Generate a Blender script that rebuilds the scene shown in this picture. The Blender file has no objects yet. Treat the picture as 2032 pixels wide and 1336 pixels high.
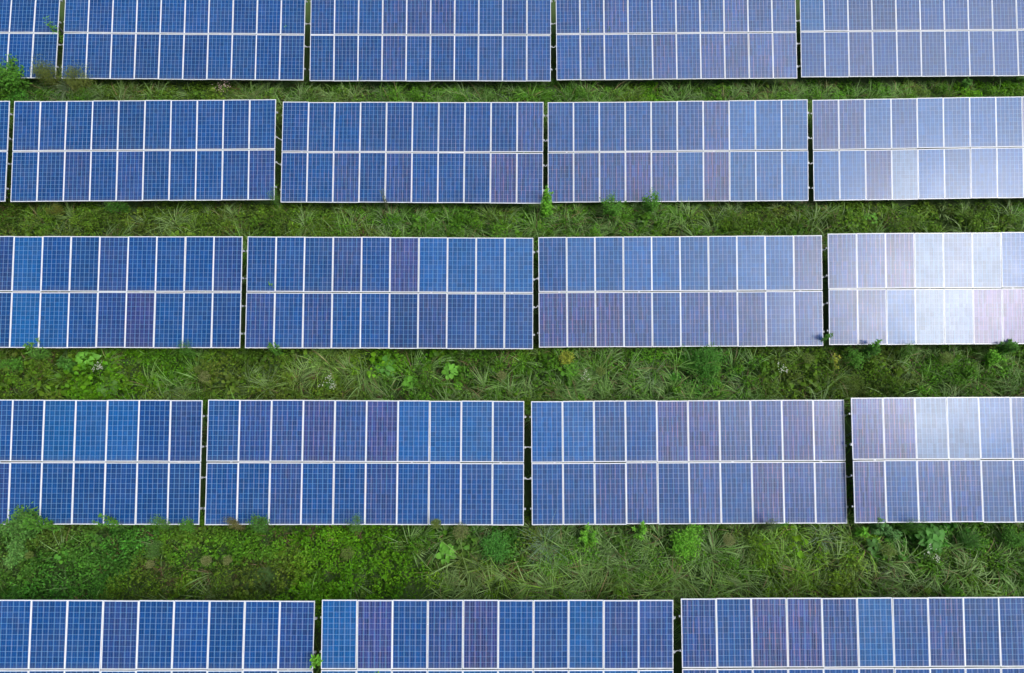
import bpy, math, random
import numpy as np
from mathutils import Matrix, Vector, Euler

rnd = random.Random(7)
rng = np.random.default_rng(11)
scene = bpy.context.scene
COL = scene.collection
D2R = math.pi / 180

# ------------------------------------------------------------------ helpers
def link(o, parent=None):
    COL.objects.link(o)
    if parent is not None:
        o.parent = parent
    return o

def tag(o, label=None, cat=None, group=None, kind=None):
    if label: o['label'] = label
    if cat: o['category'] = cat
    if group: o['group'] = group
    if kind: o['kind'] = kind
    return o

def empty(name, mat=None, loc=(0, 0, 0)):
    o = bpy.data.objects.new(name, None)
    o.empty_display_size = 0.2
    if mat is not None: o.matrix_world = mat
    else: o.location = loc
    return link(o)

class MB:
    """collects shapes into one mesh"""
    def __init__(s): s.v = []; s.f = []
    def box(s, x0, x1, y0, y1, z0, z1):
        n = len(s.v)
        s.v += [(x0,y0,z0),(x1,y0,z0),(x1,y1,z0),(x0,y1,z0),(x0,y0,z1),(x1,y0,z1),(x1,y1,z1),(x0,y1,z1)]
        s.f += [tuple(n+i for i in q) for q in ((3,2,1,0),(4,5,6,7),(0,1,5,4),(1,2,6,5),(2,3,7,6),(3,0,4,7))]
    def tube(s, pts, r, k=6, r2=None):
        pts = [Vector(p) for p in pts]; n0 = len(s.v)
        for i, p in enumerate(pts):
            d = (pts[min(i+1, len(pts)-1)] - pts[max(i-1, 0)]).normalized()
            a = d.cross(Vector((0, 0, 1)))
            if a.length < 1e-3: a = d.cross(Vector((1, 0, 0)))
            a.normalize(); b = d.cross(a)
            rr = r if r2 is None else r + (r2 - r) * i / max(1, len(pts)-1)
            for j in range(k):
                t = 2*math.pi*j/k
                s.v.append(tuple(p + a*math.cos(t)*rr + b*math.sin(t)*rr))
        for i in range(len(pts)-1):
            for j in range(k):
                j2 = (j+1) % k
                s.f.append((n0+i*k+j, n0+i*k+j2, n0+(i+1)*k+j2, n0+(i+1)*k+j))
        s.f.append(tuple(n0+j for j in range(k))[::-1]); s.f.append(tuple(n0+(len(pts)-1)*k+j for j in range(k)))
    def mesh(s, name, mat):
        me = bpy.data.meshes.new(name); me.from_pydata(s.v, [], s.f); me.materials.append(mat); me.update()
        return me
    def build(s, name, mat, parent=None):
        return link(bpy.data.objects.new(name, s.mesh(name, mat)), parent)

class Acc:
    """numpy accumulator for leaf masses, one mesh with a colour per vertex"""
    def __init__(s): s.v = []; s.c = []; s.q = []; s.t = []; s.n = 0
    def add(s, V, C, quads=None, tris=None):
        # V (N,k,3) C (N,3); quads/tris index lists local to one item
        N, k, _ = V.shape
        if N == 0: return
        s.v.append(V.reshape(-1, 3).astype(np.float32))
        s.c.append(np.repeat(C, k, axis=0).astype(np.float32))
        off = (s.n + np.arange(N)*k)[:, None]
        for lst, fs in ((s.q, quads), (s.t, tris)):
            for f in (fs or []):
                lst.append(off + np.array(f)[None, :])
        s.n += N*k
    def mesh(s, name, mat, smooth=False):
        V = np.concatenate(s.v); C = np.concatenate(s.c)
        Q = np.concatenate(s.q) if s.q else np.zeros((0, 4), int)
        T = np.concatenate(s.t) if s.t else np.zeros((0, 3), int)
        me = bpy.data.meshes.new(name)
        me.vertices.add(len(V)); me.vertices.foreach_set('co', V.ravel())
        nl = Q.size + T.size; me.loops.add(nl)
        me.loops.foreach_set('vertex_index', np.concatenate([Q.ravel(), T.ravel()]).astype(np.int32))
        me.polygons.add(len(Q)+len(T))
        st = np.concatenate([np.arange(len(Q))*4, Q.size + np.arange(len(T))*3]).astype(np.int32)
        me.polygons.foreach_set('loop_start', st)
        at = me.attributes.new('Col', 'FLOAT_COLOR', 'POINT')
        at.data.foreach_set('color', np.c_[C, np.ones(len(C))].astype(np.float32).ravel())
        me.materials.append(mat); me.update(calc_edges=True)
        return me
    def build(s, name, mat, parent=None):
        return link(bpy.data.objects.new(name, s.mesh(name, mat)), parent)

def dirs(az, el):
    return np.stack([np.cos(az)*np.cos(el), np.sin(az)*np.cos(el), np.sin(el)], -1)

def small_leaves(acc, P, az, el, L, W, C, roll=None):
    """folded pointed leaf: 4 vertices, 2 triangles"""
    N = len(P)
    if N == 0: return
    d = dirs(az, el); side = np.stack([-np.sin(az), np.cos(az), np.zeros(N)], -1)
    up = np.cross(d, side)
    if roll is not None:
        cr, sr = np.cos(roll)[:, None], np.sin(roll)[:, None]
        side, up = side*cr + up*sr, up*cr - side*sr
    L = np.broadcast_to(L, N)[:, None]; W = np.broadcast_to(W, N)[:, None]
    m = P + d*L*0.42
    V = np.stack([P, m + side*W*.5 + up*W*.18, P + d*L - up*L*.08, m - side*W*.5 + up*W*.18], 1)
    acc.add(V, C, tris=[(0, 2, 1), (0, 3, 2)])

def big_leaves(acc, P, az, el, L, W, C, roll=None, droop=.25):
    N = len(P)
    if N == 0: return
    d = dirs(az, el); side = np.stack([-np.sin(az), np.cos(az), np.zeros(N)], -1)
    up = np.cross(d, side)
    if roll is not None:
        cr, sr = np.cos(roll)[:, None], np.sin(roll)[:, None]
        side, up = side*cr + up*sr, up*cr - side*sr
    L = np.broadcast_to(L, N)[:, None]; W = np.broadcast_to(W, N)[:, None]
    m1 = P + d*L*.33 + up*L*.03; m2 = P + d*L*.7 - up*L*droop*.35; t = P + d*L*.97 - up*L*droop
    f = up*W*.16
    V = np.stack([P, m1, m2, t, m1 + side*W*.5 + f, m2 + side*W*.36 + f, m1 - side*W*.5 + f, m2 - side*W*.36 + f], 1)
    acc.add(V, C, quads=[(1, 2, 5, 4), (1, 6, 7, 2)], tris=[(0, 1, 4), (2, 3, 5), (0, 6, 1), (2, 7, 3)])

def blades(acc, P, az, el0, curl, L, W, C, seg=4):
    """arching grass blade"""
    N = len(P)
    if N == 0: return
    side = np.stack([-np.sin(az), np.cos(az), np.zeros(N)], -1)
    L = np.broadcast_to(L, N); W = np.broadcast_to(W, N)
    p = P.copy(); st = []
    tap = [.7, 1., .95, .65, .05] if seg == 4 else np.linspace(1, .05, seg+1)
    for i in range(seg+1):
        st += [p + side*(W*tap[i]*.5)[:, None], p - side*(W*tap[i]*.5)[:, None]]
        el = el0 - curl*(i+.5)/seg
        p = p + dirs(az, el)*(L/seg)[:, None]
    acc.add(np.stack(st, 1), C, quads=[(2*i, 2*i+1, 2*i+3, 2*i+2) for i in range(seg)])

# ------------------------------------------------------------------ materials
def new_mat(name):
    m = bpy.data.materials.new(name); m.use_nodes = True
    nt = m.node_tree; b = nt.nodes['Principled BSDF']
    return m, nt, b

def N(nt, typ, **kw):
    n = nt.nodes.new(typ)
    for k, v in kw.items():
        if k == 'op': n.operation = v
        elif k == 'inp':
            for i, x in v.items(): n.inputs[i].default_value = x
        else: setattr(n, k, v)
    return n

def math_n(nt, op, a, b=None, c=None, clamp=False):
    n = nt.nodes.new('ShaderNodeMath'); n.operation = op; n.use_clamp = clamp
    for i, x in enumerate((a, b, c)):
        if x is None: continue
        if isinstance(x, (int, float)): n.inputs[i].default_value = x
        else: nt.links.new(x, n.inputs[i])
    return n.outputs[0]

def mixc(nt, f, a, b, blend='MIX'):
    n = nt.nodes.new('ShaderNodeMix'); n.data_type = 'RGBA'; n.blend_type = blend
    for i, x in ((0, f), (6, a), (7, b)):
        if isinstance(x, (int, float)): n.inputs[i].default_value = x
        elif isinstance(x, tuple): n.inputs[i].default_value = (*x, 1)
        else: nt.links.new(x, n.inputs[i])
    return n.outputs[2]

def metal_mat(name, col, rough, metallic=0.0, var=.12):
    m, nt, b = new_mat(name)
    tc = N(nt, 'ShaderNodeTexCoord'); no = N(nt, 'ShaderNodeTexNoise', inp={'Scale': 9.0, 'Detail': 4.0})
    nt.links.new(tc.outputs['Object'], no.inputs['Vector'])
    c = mixc(nt, no.outputs[0], tuple(x*(1-var) for x in col), tuple(min(1, x*(1+var)) for x in col))
    nt.links.new(c, b.inputs['Base Color'])
    b.inputs['Roughness'].default_value = rough; b.inputs['Metallic'].default_value = metallic
    return m

M_frame = metal_mat('anodised_frame', (.78, .79, .81), .42, .0, .04)
M_steel = metal_mat('galvanised_steel', (.52, .54, .55), .45, .6, .2)
M_rail = metal_mat('aluminium_rail', (.34, .36, .37), .4, .2, .08)
M_cable = metal_mat('grey_cable_sleeve', (.48, .49, .48), .6, 0, .1)
M_back = metal_mat('white_backsheet', (.75, .75, .75), .6, 0, .05)

def cell_material():
    m, nt, b = new_mat('polycrystalline_cells')
    uv = N(nt, 'ShaderNodeUVMap'); uv.uv_map = 'UVMap'
    sp = N(nt, 'ShaderNodeSeparateXYZ'); nt.links.new(uv.outputs[0], sp.inputs[0])
    U, V = sp.outputs[0], sp.outputs[1]                     # U 0..6, V 0..12 in cells
    oi = N(nt, 'ShaderNodeObjectInfo')
    def line(coord, period_mul, half, phase=0.0):
        x = math_n(nt, 'MULTIPLY', coord, period_mul) if period_mul != 1 else coord
        if phase: x = math_n(nt, 'ADD', x, phase)
        fr = math_n(nt, 'FRACT', x)
        d = math_n(nt, 'ABSOLUTE', math_n(nt, 'SUBTRACT', fr, .5))   # .5 at the line
        return math_n(nt, 'GREATER_THAN', d, .5 - half*period_mul)
    gu = line(U, 1, .028); gv = line(V, 1, .022)
    bus = line(math_n(nt, 'ADD', U, 1/6), 3, .020, .0)
    # outside the cell field: white margin
    def outside(c, hi):
        return math_n(nt, 'MAXIMUM', math_n(nt, 'LESS_THAN', c, 0.0), math_n(nt, 'GREATER_THAN', c, hi))
    edge = math_n(nt, 'MAXIMUM', outside(U, 6.0), outside(V, 12.0))
    # crystal grain and string to string hue
    tc = N(nt, 'ShaderNodeTexCoord')
    off = N(nt, 'ShaderNodeVectorMath', operation='ADD'); nt.links.new(tc.outputs['Object'], off.inputs[0])
    ofs = N(nt, 'ShaderNodeCombineXYZ'); nt.links.new(math_n(nt, 'MULTIPLY', oi.outputs['Random'], 37.0), ofs.inputs[0]); nt.links.new(math_n(nt, 'MULTIPLY', oi.outputs['Random'], 91.0), ofs.inputs[1])
    nt.links.new(ofs.outputs[0], off.inputs[1])
    vo = N(nt, 'ShaderNodeTexVoronoi', inp={'Scale': 38.0}); nt.links.new(off.outputs[0], vo.inputs['Vector'])
    st = N(nt, 'ShaderNodeMapping'); st.inputs['Scale'].default_value = (13.0, 1.1, 1.0); nt.links.new(off.outputs[0], st.inputs[0])
    streak = N(nt, 'ShaderNodeTexNoise', inp={'Scale': 1.0, 'Detail': 1.5, 'Roughness': .6}); nt.links.new(st.outputs[0], streak.inputs['Vector'])
    st2 = N(nt, 'ShaderNodeMapping'); st2.inputs['Scale'].default_value = (19.0, 1.7, 1.0); st2.inputs['Location'].default_value = (5, 9, 3); nt.links.new(off.outputs[0], st2.inputs[0])
    streak2 = N(nt, 'ShaderNodeTexNoise', inp={'Scale': 1.0, 'Detail': 1.5, 'Roughness': .6}); nt.links.new(st2.outputs[0], streak2.inputs['Vector'])
    # one value per cell
    fl = N(nt, 'ShaderNodeCombineXYZ'); nt.links.new(math_n(nt, 'FLOOR', U), fl.inputs[0]); nt.links.new(math_n(nt, 'FLOOR', V), fl.inputs[1]); nt.links.new(math_n(nt, 'MULTIPLY', oi.outputs['Random'], 500.0), fl.inputs[2])
    wn = N(nt, 'ShaderNodeTexWhiteNoise'); nt.links.new(fl.outputs[0], wn.inputs['Vector'])
    base = oi.outputs['Color']
    cellv = math_n(nt, 'ADD', .86, math_n(nt, 'MULTIPLY', wn.outputs[0], .28))
    vg = N(nt, 'ShaderNodeSeparateColor'); nt.links.new(vo.outputs['Color'], vg.inputs[0])
    grain = math_n(nt, 'ADD', .88, math_n(nt, 'MULTIPLY', vg.outputs[0], .24))
    val = math_n(nt, 'MULTIPLY', cellv, grain)
    sl_ = N(nt, 'ShaderNodeCombineXYZ'); nt.links.new(math_n(nt, 'FLOOR', math_n(nt, 'MULTIPLY', U, 3.0)), sl_.inputs[0]); nt.links.new(math_n(nt, 'MULTIPLY', oi.outputs['Random'], 300.0), sl_.inputs[1])
    nt.links.new(math_n(nt, 'FLOOR', math_n(nt, 'MULTIPLY', V, .34)), sl_.inputs[2])
    ws = N(nt, 'ShaderNodeTexWhiteNoise'); nt.links.new(sl_.outputs[0], ws.inputs['Vector'])
    stripe = math_n(nt, 'MULTIPLY_ADD', math_n(nt, 'SUBTRACT', ws.outputs[0], .5), math_n(nt, 'MULTIPLY', oi.outputs['Alpha'], 1.1), 1.0)
    val = math_n(nt, 'MULTIPLY', val, stripe)
    comb = N(nt, 'ShaderNodeCombineColor')
    for i in range(3): nt.links.new(val, comb.inputs[i])
    c = mixc(nt, 1.0, base, comb.outputs[0], 'MULTIPLY')
    amt = oi.outputs['Alpha']                                # strength of the string tint of this panel
    r1 = N(nt, 'ShaderNodeMapRange', inp={1: .56, 2: .68}); nt.links.new(streak.outputs[0], r1.inputs[0])
    r2 = N(nt, 'ShaderNodeMapRange', inp={1: .54, 2: .70}); nt.links.new(streak2.outputs[0], r2.inputs[0])
    c = mixc(nt, math_n(nt, 'MULTIPLY', r1.outputs[0], math_n(nt, 'MULTIPLY', amt, .30)), c, (.12, .05, .17))
    c = mixc(nt, math_n(nt, 'MULTIPLY', r2.outputs[0], math_n(nt, 'MULTIPLY', amt, .5)), c, (.003, .10, .25))
    c = mixc(nt, math_n(nt, 'MULTIPLY', bus, math_n(nt, 'MULTIPLY_ADD', amt, 1.0, .1), clamp=True), c, (.22, .32, .52))
    lf = N(nt, 'ShaderNodeMapRange', inp={1: .42, 2: .60}); nt.links.new(streak2.outputs[0], lf.inputs[0])
    gcol = mixc(nt, math_n(nt, 'MULTIPLY', lf.outputs[0], math_n(nt, 'MULTIPLY', amt, 1.0, clamp=True), clamp=True), (.18, .40, .64), (.62, .35, .42))
    c = mixc(nt, math_n(nt, 'MULTIPLY', gv, math_n(nt, 'MULTIPLY_ADD', amt, -.35, .9), clamp=True), c, gcol)
    c = mixc(nt, gu, c, gcol)
    c = mixc(nt, edge, c, (.68, .70, .73))
    # thin dust film gathered over the glass
    du = N(nt, 'ShaderNodeTexNoise', inp={'Scale': .9, 'Detail': 5.0, 'Roughness': .6}); nt.links.new(off.outputs[0], du.inputs['Vector'])
    dr = N(nt, 'ShaderNodeMapRange', inp={1: .45, 2: .75, 3: 0.0, 4: .05}); nt.links.new(du.outputs[0], dr.inputs[0])
    c = mixc(nt, dr.outputs[0], c, (.35, .34, .32))
    gr = N(nt, 'ShaderNodeMapRange', inp={1: .9, 2: -.05, 3: 0.0, 4: .16}); nt.links.new(math_n(nt, 'ADD', V, math_n(nt, 'MULTIPLY', math_n(nt, 'SUBTRACT', streak.outputs[0], .5), 2.2)), gr.inputs[0])
    c = mixc(nt, gr.outputs[0], c, (.24, .23, .20))
    nt.links.new(c, b.inputs['Base Color'])
    ro = N(nt, 'ShaderNodeMapRange', inp={1: .3, 2: .7, 3: .13, 4: .22}); nt.links.new(du.outputs[0], ro.inputs[0])
    nt.links.new(ro.outputs[0], b.inputs['Roughness'])
    b.inputs['IOR'].default_value = 1.5; b.inputs['Specular IOR Level'].default_value = .34   # anti-reflective glass
    return m
M_cell = cell_material()

def leaf_material(name, rough=.5, trans=.25):
    m, nt, b = new_mat(name)
    at = N(nt, 'ShaderNodeAttribute'); at.attribute_name = 'Col'
    nt.links.new(at.outputs['Color'], b.inputs['Base Color'])
    b.inputs['Roughness'].default_value = rough; b.inputs['Specular IOR Level'].default_value = .2
    tr = N(nt, 'ShaderNodeBsdfTranslucent')
    tcol = mixc(nt, 1.0, at.outputs['Color'], (1.3, 1.5, .7), 'MULTIPLY'); nt.links.new(tcol, tr.inputs['Color'])
    mx = N(nt, 'ShaderNodeMixShader'); mx.inputs[0].default_value = trans
    nt.links.new(b.outputs[0], mx.inputs[1]); nt.links.new(tr.outputs[0], mx.inputs[2])
    nt.links.new(mx.outputs[0], nt.nodes['Material Output'].inputs[0])
    return m
M_leaf = leaf_material('leaf', .55, .3); M_grass = leaf_material('grass_blade', .45, .25)
M_stem = metal_mat('green_stem', (.10, .14, .05), .6, 0, .3)
M_woody = metal_mat('woody_stem', (.14, .10, .06), .7, 0, .3)
M_petal = metal_mat('petal', (.75, .74, .68), .6, 0, .1)

# ------------------------------------------------------------------ camera
CAMZ = 23.048
W3 = np.array([[0.999995, -0.001177, -0.002862], [0.0, 0.924906, -0.380197], [0.003094, 0.380195, 0.924901]])
cam = bpy.data.cameras.new('camera'); cam.sensor_width = 36; cam.lens = 36*1355/2032
cam.clip_start = .5; cam.clip_end = 2000
co = bpy.data.objects.new('camera', cam); COL.objects.link(co)
mw = Matrix([list(r) for r in W3]).to_4x4(); mw.translation = (0, 0, CAMZ); co.matrix_world = mw
scene.camera = co

def ray(px, py, z):
    """the point at height z that the photograph shows at px, py"""
    d = W3 @ np.array([(px-1016)/1355, (668-py)/1355, -1.0])
    t = (z - CAMZ)/d[2]
    return np.array([d[0]*t, d[1]*t, z])
def proj(P):
    q = (P - np.array([0, 0, CAMZ])) @ W3
    return 1016 + 1355*q[..., 0]/-q[..., 2], 668 - 1355*q[..., 1]/-q[..., 2]

# ------------------------------------------------------------------ light
SUN = Vector((0.503, -0.248, 0.828)).normalized()
EL = math.asin(SUN.z); AZ = math.atan2(SUN.x, SUN.y)
w = bpy.data.worlds.new('World'); scene.world = w; w.use_nodes = True
nt = w.node_tree; bg = nt.nodes['Background']
sky = N(nt, 'ShaderNodeTexSky'); sky.sky_type = 'NISHITA'; sky.sun_disc = False
sky.sun_elevation = EL; sky.sun_rotation = AZ; sky.air_density = 1.2; sky.dust_density = 1.5; sky.ozone_density = 2.0
tc = N(nt, 'ShaderNodeTexCoord')
vm = N(nt, 'ShaderNodeVectorMath', operation='DOT_PRODUCT'); nt.links.new(tc.outputs['Generated'], vm.inputs[0]); vm.inputs[1].default_value = SUN
dt = math_n(nt, 'MAXIMUM', vm.outputs['Value'], 0.0)
vb = N(nt, 'ShaderNodeVectorMath', operation='DOT_PRODUCT'); nt.links.new(tc.outputs['Generated'], vb.inputs[0]); vb.inputs[1].default_value = Vector((.50, -.10, .86)).normalized()
db = math_n(nt, 'MAXIMUM', vb.outputs['Value'], 0.0)      # bright thin cloud beside the sun
glow = math_n(nt, 'ADD', math_n(nt, 'MULTIPLY', math_n(nt, 'POWER', db, 12.0), 72.0), math_n(nt, 'MULTIPLY', math_n(nt, 'POWER', dt, 110.0), 75.0))
cn = N(nt, 'ShaderNodeTexNoise', inp={'Scale': 3.0, 'Detail': 5.0, 'Roughness': .5}); nt.links.new(tc.outputs['Generated'], cn.inputs['Vector'])
cr = N(nt, 'ShaderNodeMapRange', inp={1: .3, 2: .7, 3: .9, 4: 1.05}); nt.links.new(cn.outputs[0], cr.inputs[0])
cloud = N(nt, 'ShaderNodeVectorMath', operation='SCALE'); cloud.inputs[0].default_value = (1.0, 1.0, 1.04)
nt.links.new(math_n(nt, 'MULTIPLY', math_n(nt, 'ADD', glow, 4.0), cr.outputs[0]), cloud.inputs['Scale'])
cf = N(nt, 'ShaderNodeMapRange', inp={1: .25, 2: .95, 3: .25, 4: .95}); nt.links.new(vm.outputs['Value'], cf.inputs[0])
skc = mixc(nt, cf.outputs[0], sky.outputs[0], cloud.outputs[0])
nt.links.new(skc, bg.inputs[0]); bg.inputs[1].default_value = .1
sl = bpy.data.lights.new('sun', 'SUN'); sl.energy = .55; sl.angle = 15*D2R; sl.color = (1, .96, .90)
so = bpy.data.objects.new('sun', sl); COL.objects.link(so); so.rotation_euler = SUN.to_track_quat('Z', 'Y').to_euler(); so.location = (20, -10, 40)
scene.view_settings.view_transform = 'Standard'; scene.view_settings.look = 'None'
scene.view_settings.exposure = 0.0; scene.view_settings.gamma = 1
scene.cycles.max_bounces = 6; scene.cycles.diffuse_bounces = 3; scene.cycles.transmission_bounces = 3
scene.cycles.caustics_reflective = False; scene.cycles.caustics_refractive = False

# ------------------------------------------------------------------ solar tables
PW, PH, PITCH, SEAM = 1.000, 1.954, 1.010, .030
TABLES = [
('0A', -24.016, 22.609, 1.408, 17.12, 0.68, 0.48), ('0B', -13.699, 22.664, 1.321, 18.96, 0.23, -0.22),
('0C', -3.352, 22.584, 1.365, 19.98, -0.47, -0.36), ('0D', 6.976, 22.724, 1.354, 20.23, -0.50, 0.37),
('0E', 17.345, 22.941, 1.311, 20.07, -1.02, -0.24), ('1A', -24.294, 16.481, 1.470, 18.17, -0.55, 0.27),
('1B', -14.078, 16.587, 1.465, 18.69, -0.37, 0.38), ('1C', -3.781, 16.554, 1.422, 19.49, -0.89, -0.73),
('1D', 6.516, 16.808, 1.180, 21.54, -1.54, -0.41), ('1E', 16.862, 16.857, 1.334, 21.94, -1.38, 0.17),
('2A', -14.484, 10.575, 1.408, 19.18, -0.38, -0.20), ('2B', -4.236, 10.560, 1.403, 19.28, -0.12, -0.25),
('2C', 6.063, 10.727, 1.198, 21.06, -0.67, 0.11), ('2D', 16.288, 10.703, 1.521, 21.24, -1.10, -0.08),
('3A', -14.895, 4.572, 1.379, 19.25, -0.00, -0.06), ('3B', -4.595, 4.566, 1.370, 19.10, 0.78, 0.04),
('3C', 5.739, 4.604, 1.278, 19.63, 0.12, 0.38), ('3D', 15.917, 4.620, 1.646, 19.47, -0.82, 0.17),
('4A', -10.757, -1.406, 1.175, 19.75, 1.99, -0.11), ('4B', -0.334, -1.389, 1.334, 20.63, 0.84, 0.00),
('4C', 9.986, -1.340, 1.428, 19.88, -0.74, 0.26)]
TLABEL = {
'0A': 'deep blue solar table behind the bush at the left of the top row',
'0B': 'deep blue solar table in the top row, its corner behind rusty weeds',
'0C': 'blue solar table in the middle of the top row',
'0D': 'blue solar table in the top row with two green sprouts in its seam',
'0E': 'pale blue solar table at the right end of the top row',
'1A': 'narrow end of a solar table at the left edge of the second row',
'1B': 'deep blue solar table, tilted slightly, first whole table of the second row',
'1C': 'blue solar table in the second row, left of the leafy weed in the gap',
'1D': 'lavender solar table of the second row with bushy weeds along its foot',
'1E': 'pale lavender solar table at the right end of the second row',
'2A': 'blue solar table at the left end of the middle row',
'2B': 'blue solar table of the middle row whose upper right four panels are lighter',
'2C': 'light blue solar table of the middle row, second from right',
'2D': 'solar table with glaring white panels at the right end of the middle row',
'3A': 'blue solar table at the left end of the fourth row',
'3B': 'blue solar table of the fourth row, second from left',
'3C': 'purple streaked solar table of the fourth row, second from right',
'3D': 'solar table at the right end of the fourth row with three whitish panels',
'4A': 'deep blue solar table at the left end of the bottom row',
'4B': 'blue and purple solar table in the middle of the bottom row',
'4C': 'blue solar table at the right end of the bottom row'}
# kind of every panel, upper line then lower line: b blue, d dark, l light, p purplish, P strongly purple, w pale, W white, V pink by sun glare painted into the cells
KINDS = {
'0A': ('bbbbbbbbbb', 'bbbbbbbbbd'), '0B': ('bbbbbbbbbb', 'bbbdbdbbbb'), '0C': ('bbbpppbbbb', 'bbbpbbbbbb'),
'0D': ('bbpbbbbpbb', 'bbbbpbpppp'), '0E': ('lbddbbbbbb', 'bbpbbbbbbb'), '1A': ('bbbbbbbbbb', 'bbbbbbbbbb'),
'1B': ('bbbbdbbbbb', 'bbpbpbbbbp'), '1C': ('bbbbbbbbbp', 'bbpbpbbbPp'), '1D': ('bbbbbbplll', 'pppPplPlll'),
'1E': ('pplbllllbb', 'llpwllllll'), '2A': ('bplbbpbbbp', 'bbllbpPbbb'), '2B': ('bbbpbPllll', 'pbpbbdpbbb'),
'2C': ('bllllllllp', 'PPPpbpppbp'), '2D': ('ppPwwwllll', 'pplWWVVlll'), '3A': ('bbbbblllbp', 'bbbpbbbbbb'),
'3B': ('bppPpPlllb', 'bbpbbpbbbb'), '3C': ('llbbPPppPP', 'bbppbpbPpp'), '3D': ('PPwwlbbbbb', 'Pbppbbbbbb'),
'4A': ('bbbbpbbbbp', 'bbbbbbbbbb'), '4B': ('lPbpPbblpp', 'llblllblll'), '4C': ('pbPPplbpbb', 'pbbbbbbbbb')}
TINT = {  # cell colour, sun glare painted into w, W and V; strength of the string tint
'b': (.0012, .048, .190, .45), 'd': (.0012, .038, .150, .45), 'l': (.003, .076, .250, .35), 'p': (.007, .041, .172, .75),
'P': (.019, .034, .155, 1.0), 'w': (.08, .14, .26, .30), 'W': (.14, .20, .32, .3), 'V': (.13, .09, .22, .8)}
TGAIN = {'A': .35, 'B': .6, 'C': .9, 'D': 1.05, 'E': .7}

fm = MB()
FW = .012; T = .035; a, b2 = PW/2, PH/2
fm.box(-a, a, b2-FW-.003, b2, -T, 0); fm.box(-a, a, -b2, -b2+FW+.003, -T, 0)
fm.box(-a, -a+FW, -b2+FW+.003, b2-FW-.003, -T, 0); fm.box(a-FW, a, -b2+FW+.003, b2-FW-.003, -T, 0)
ME_frame = fm.mesh('panel_frame', M_frame)
ca, cb = a-FW, b2-FW-.003
ME_cell = bpy.data.meshes.new('glass_face')
ME_cell.from_pydata([(-ca,-cb,-.003),(ca,-cb,-.003),(ca,cb,-.003),(-ca,cb,-.003),(-ca,-cb,-.012),(ca,-cb,-.012),(ca,cb,-.012),(-ca,cb,-.012)], [],
                    [(0,1,2,3),(7,6,5,4),(0,4,5,1),(1,5,6,2),(2,6,7,3),(3,7,4,0)])
ME_cell.materials.append(M_cell); ME_cell.materials.append(M_back)
uvl = ME_cell.uv_layers.new(name='UVMap')
mu, mv = .009/.16, .012/.16       # white margin measured in cells
uvc = [(-mu, -mv), (6+mu, -mv), (6+mu, 12+mv), (-mu, 12+mv)]
for p in ME_cell.polygons:
    if p.index == 0:
        for li, k in zip(p.loop_indices, range(4)): uvl.data[li].uv = uvc[k]
    else:
        p.material_index = 1
        for li in p.loop_indices: uvl.data[li].uv = (-1, -1)
ME_cell.update()
rl = MB(); rl.box(-5.10, 5.115, -.025, .025, -.085, -.037)
ME_rail = rl.mesh('rail', M_rail)
cl = MB()   # end clamp with its cable lug
cl.box(0, .050, -.035, .035, -.036, -.010); cl.box(.012, .036, -.012, .012, -.010, .004)
ME_clamp = cl.mesh('end_clamp', M_rail)
rf = MB(); rf.box(-.03, .03, -1.85, 1.85, -.165, -.087)
ME_rafter = rf.mesh('rafter', M_steel)
TM = {}
panel0 = None
def ground_z(x, y):
    return .05*np.sin(x*.31+1.3)*np.cos(y*.27) + .03*np.sin(x*.83+y*.61)
for (nm, x, y, z, rx, ry, rz) in TABLES:
    M = Euler((rx*D2R, ry*D2R, rz*D2R)).to_matrix().to_4x4(); M.translation = (x, y, z); TM[nm] = M
    t = empty('solar_table', M)
    tag(t, TLABEL[nm], 'solar table', 'tilted solar tables in rows across the meadow')
    for row in range(2):
        for c in range(10):
            k = KINDS[nm][row][c]
            fr = bpy.data.objects.new('solar_panel', ME_frame); link(fr, t)
            fr.location = ((c-4.5)*PITCH + rnd.gauss(0, .002), (1 if row == 0 else -1)*(PH+SEAM)/2 + rnd.gauss(0, .004), rnd.gauss(0, .0012))
            fr.rotation_euler = (rnd.gauss(0, .004), rnd.gauss(0, .006), rnd.gauss(0, .0008))
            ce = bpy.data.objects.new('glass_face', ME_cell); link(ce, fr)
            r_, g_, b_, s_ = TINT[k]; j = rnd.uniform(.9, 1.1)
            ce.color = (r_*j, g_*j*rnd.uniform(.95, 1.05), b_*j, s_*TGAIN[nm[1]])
    for yy in (1.46, .49, -.49, -1.46):
        o = bpy.data.objects.new('rail', ME_rail); link(o, t); o.location = (0, yy, 0)
        for sx in ((1,) if rnd.random() < .75 else (-1, 1)):
            o = bpy.data.objects.new('end_clamp', ME_clamp); link(o, t)
            o.location = (sx*5.047, yy, 0); o.rotation_euler = (0, 0, 0 if sx > 0 else math.pi)
    for xx in (-4.3, -1.45, 1.45, 4.3):
        o = bpy.data.objects.new('rafter', ME_rafter); link(o, t); o.location = (xx, 0, 0)
        for yy in (-1.2, 1.2):
            top = M @ Vector((xx, yy, -.13)); g = float(ground_z(top.x, top.y)) - .3
            pb = MB(); Mi = M.inverted()
            pts = [Mi @ Vector((top.x, top.y, g)), Mi @ top]
            pb.tube(pts, .04, 8)
            pb.build('post', M_steel, t)
    br = MB()
    p0 = M @ Vector((-4.3, 1.2, -.2)); p1 = M @ Vector((-1.45, 1.2, -.2)); Mi = M.inverted()
    p0.z *= .35
    br.tube([Mi @ p0, Mi @ p1], .018, 6); br.build('brace', M_steel, t)

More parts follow.
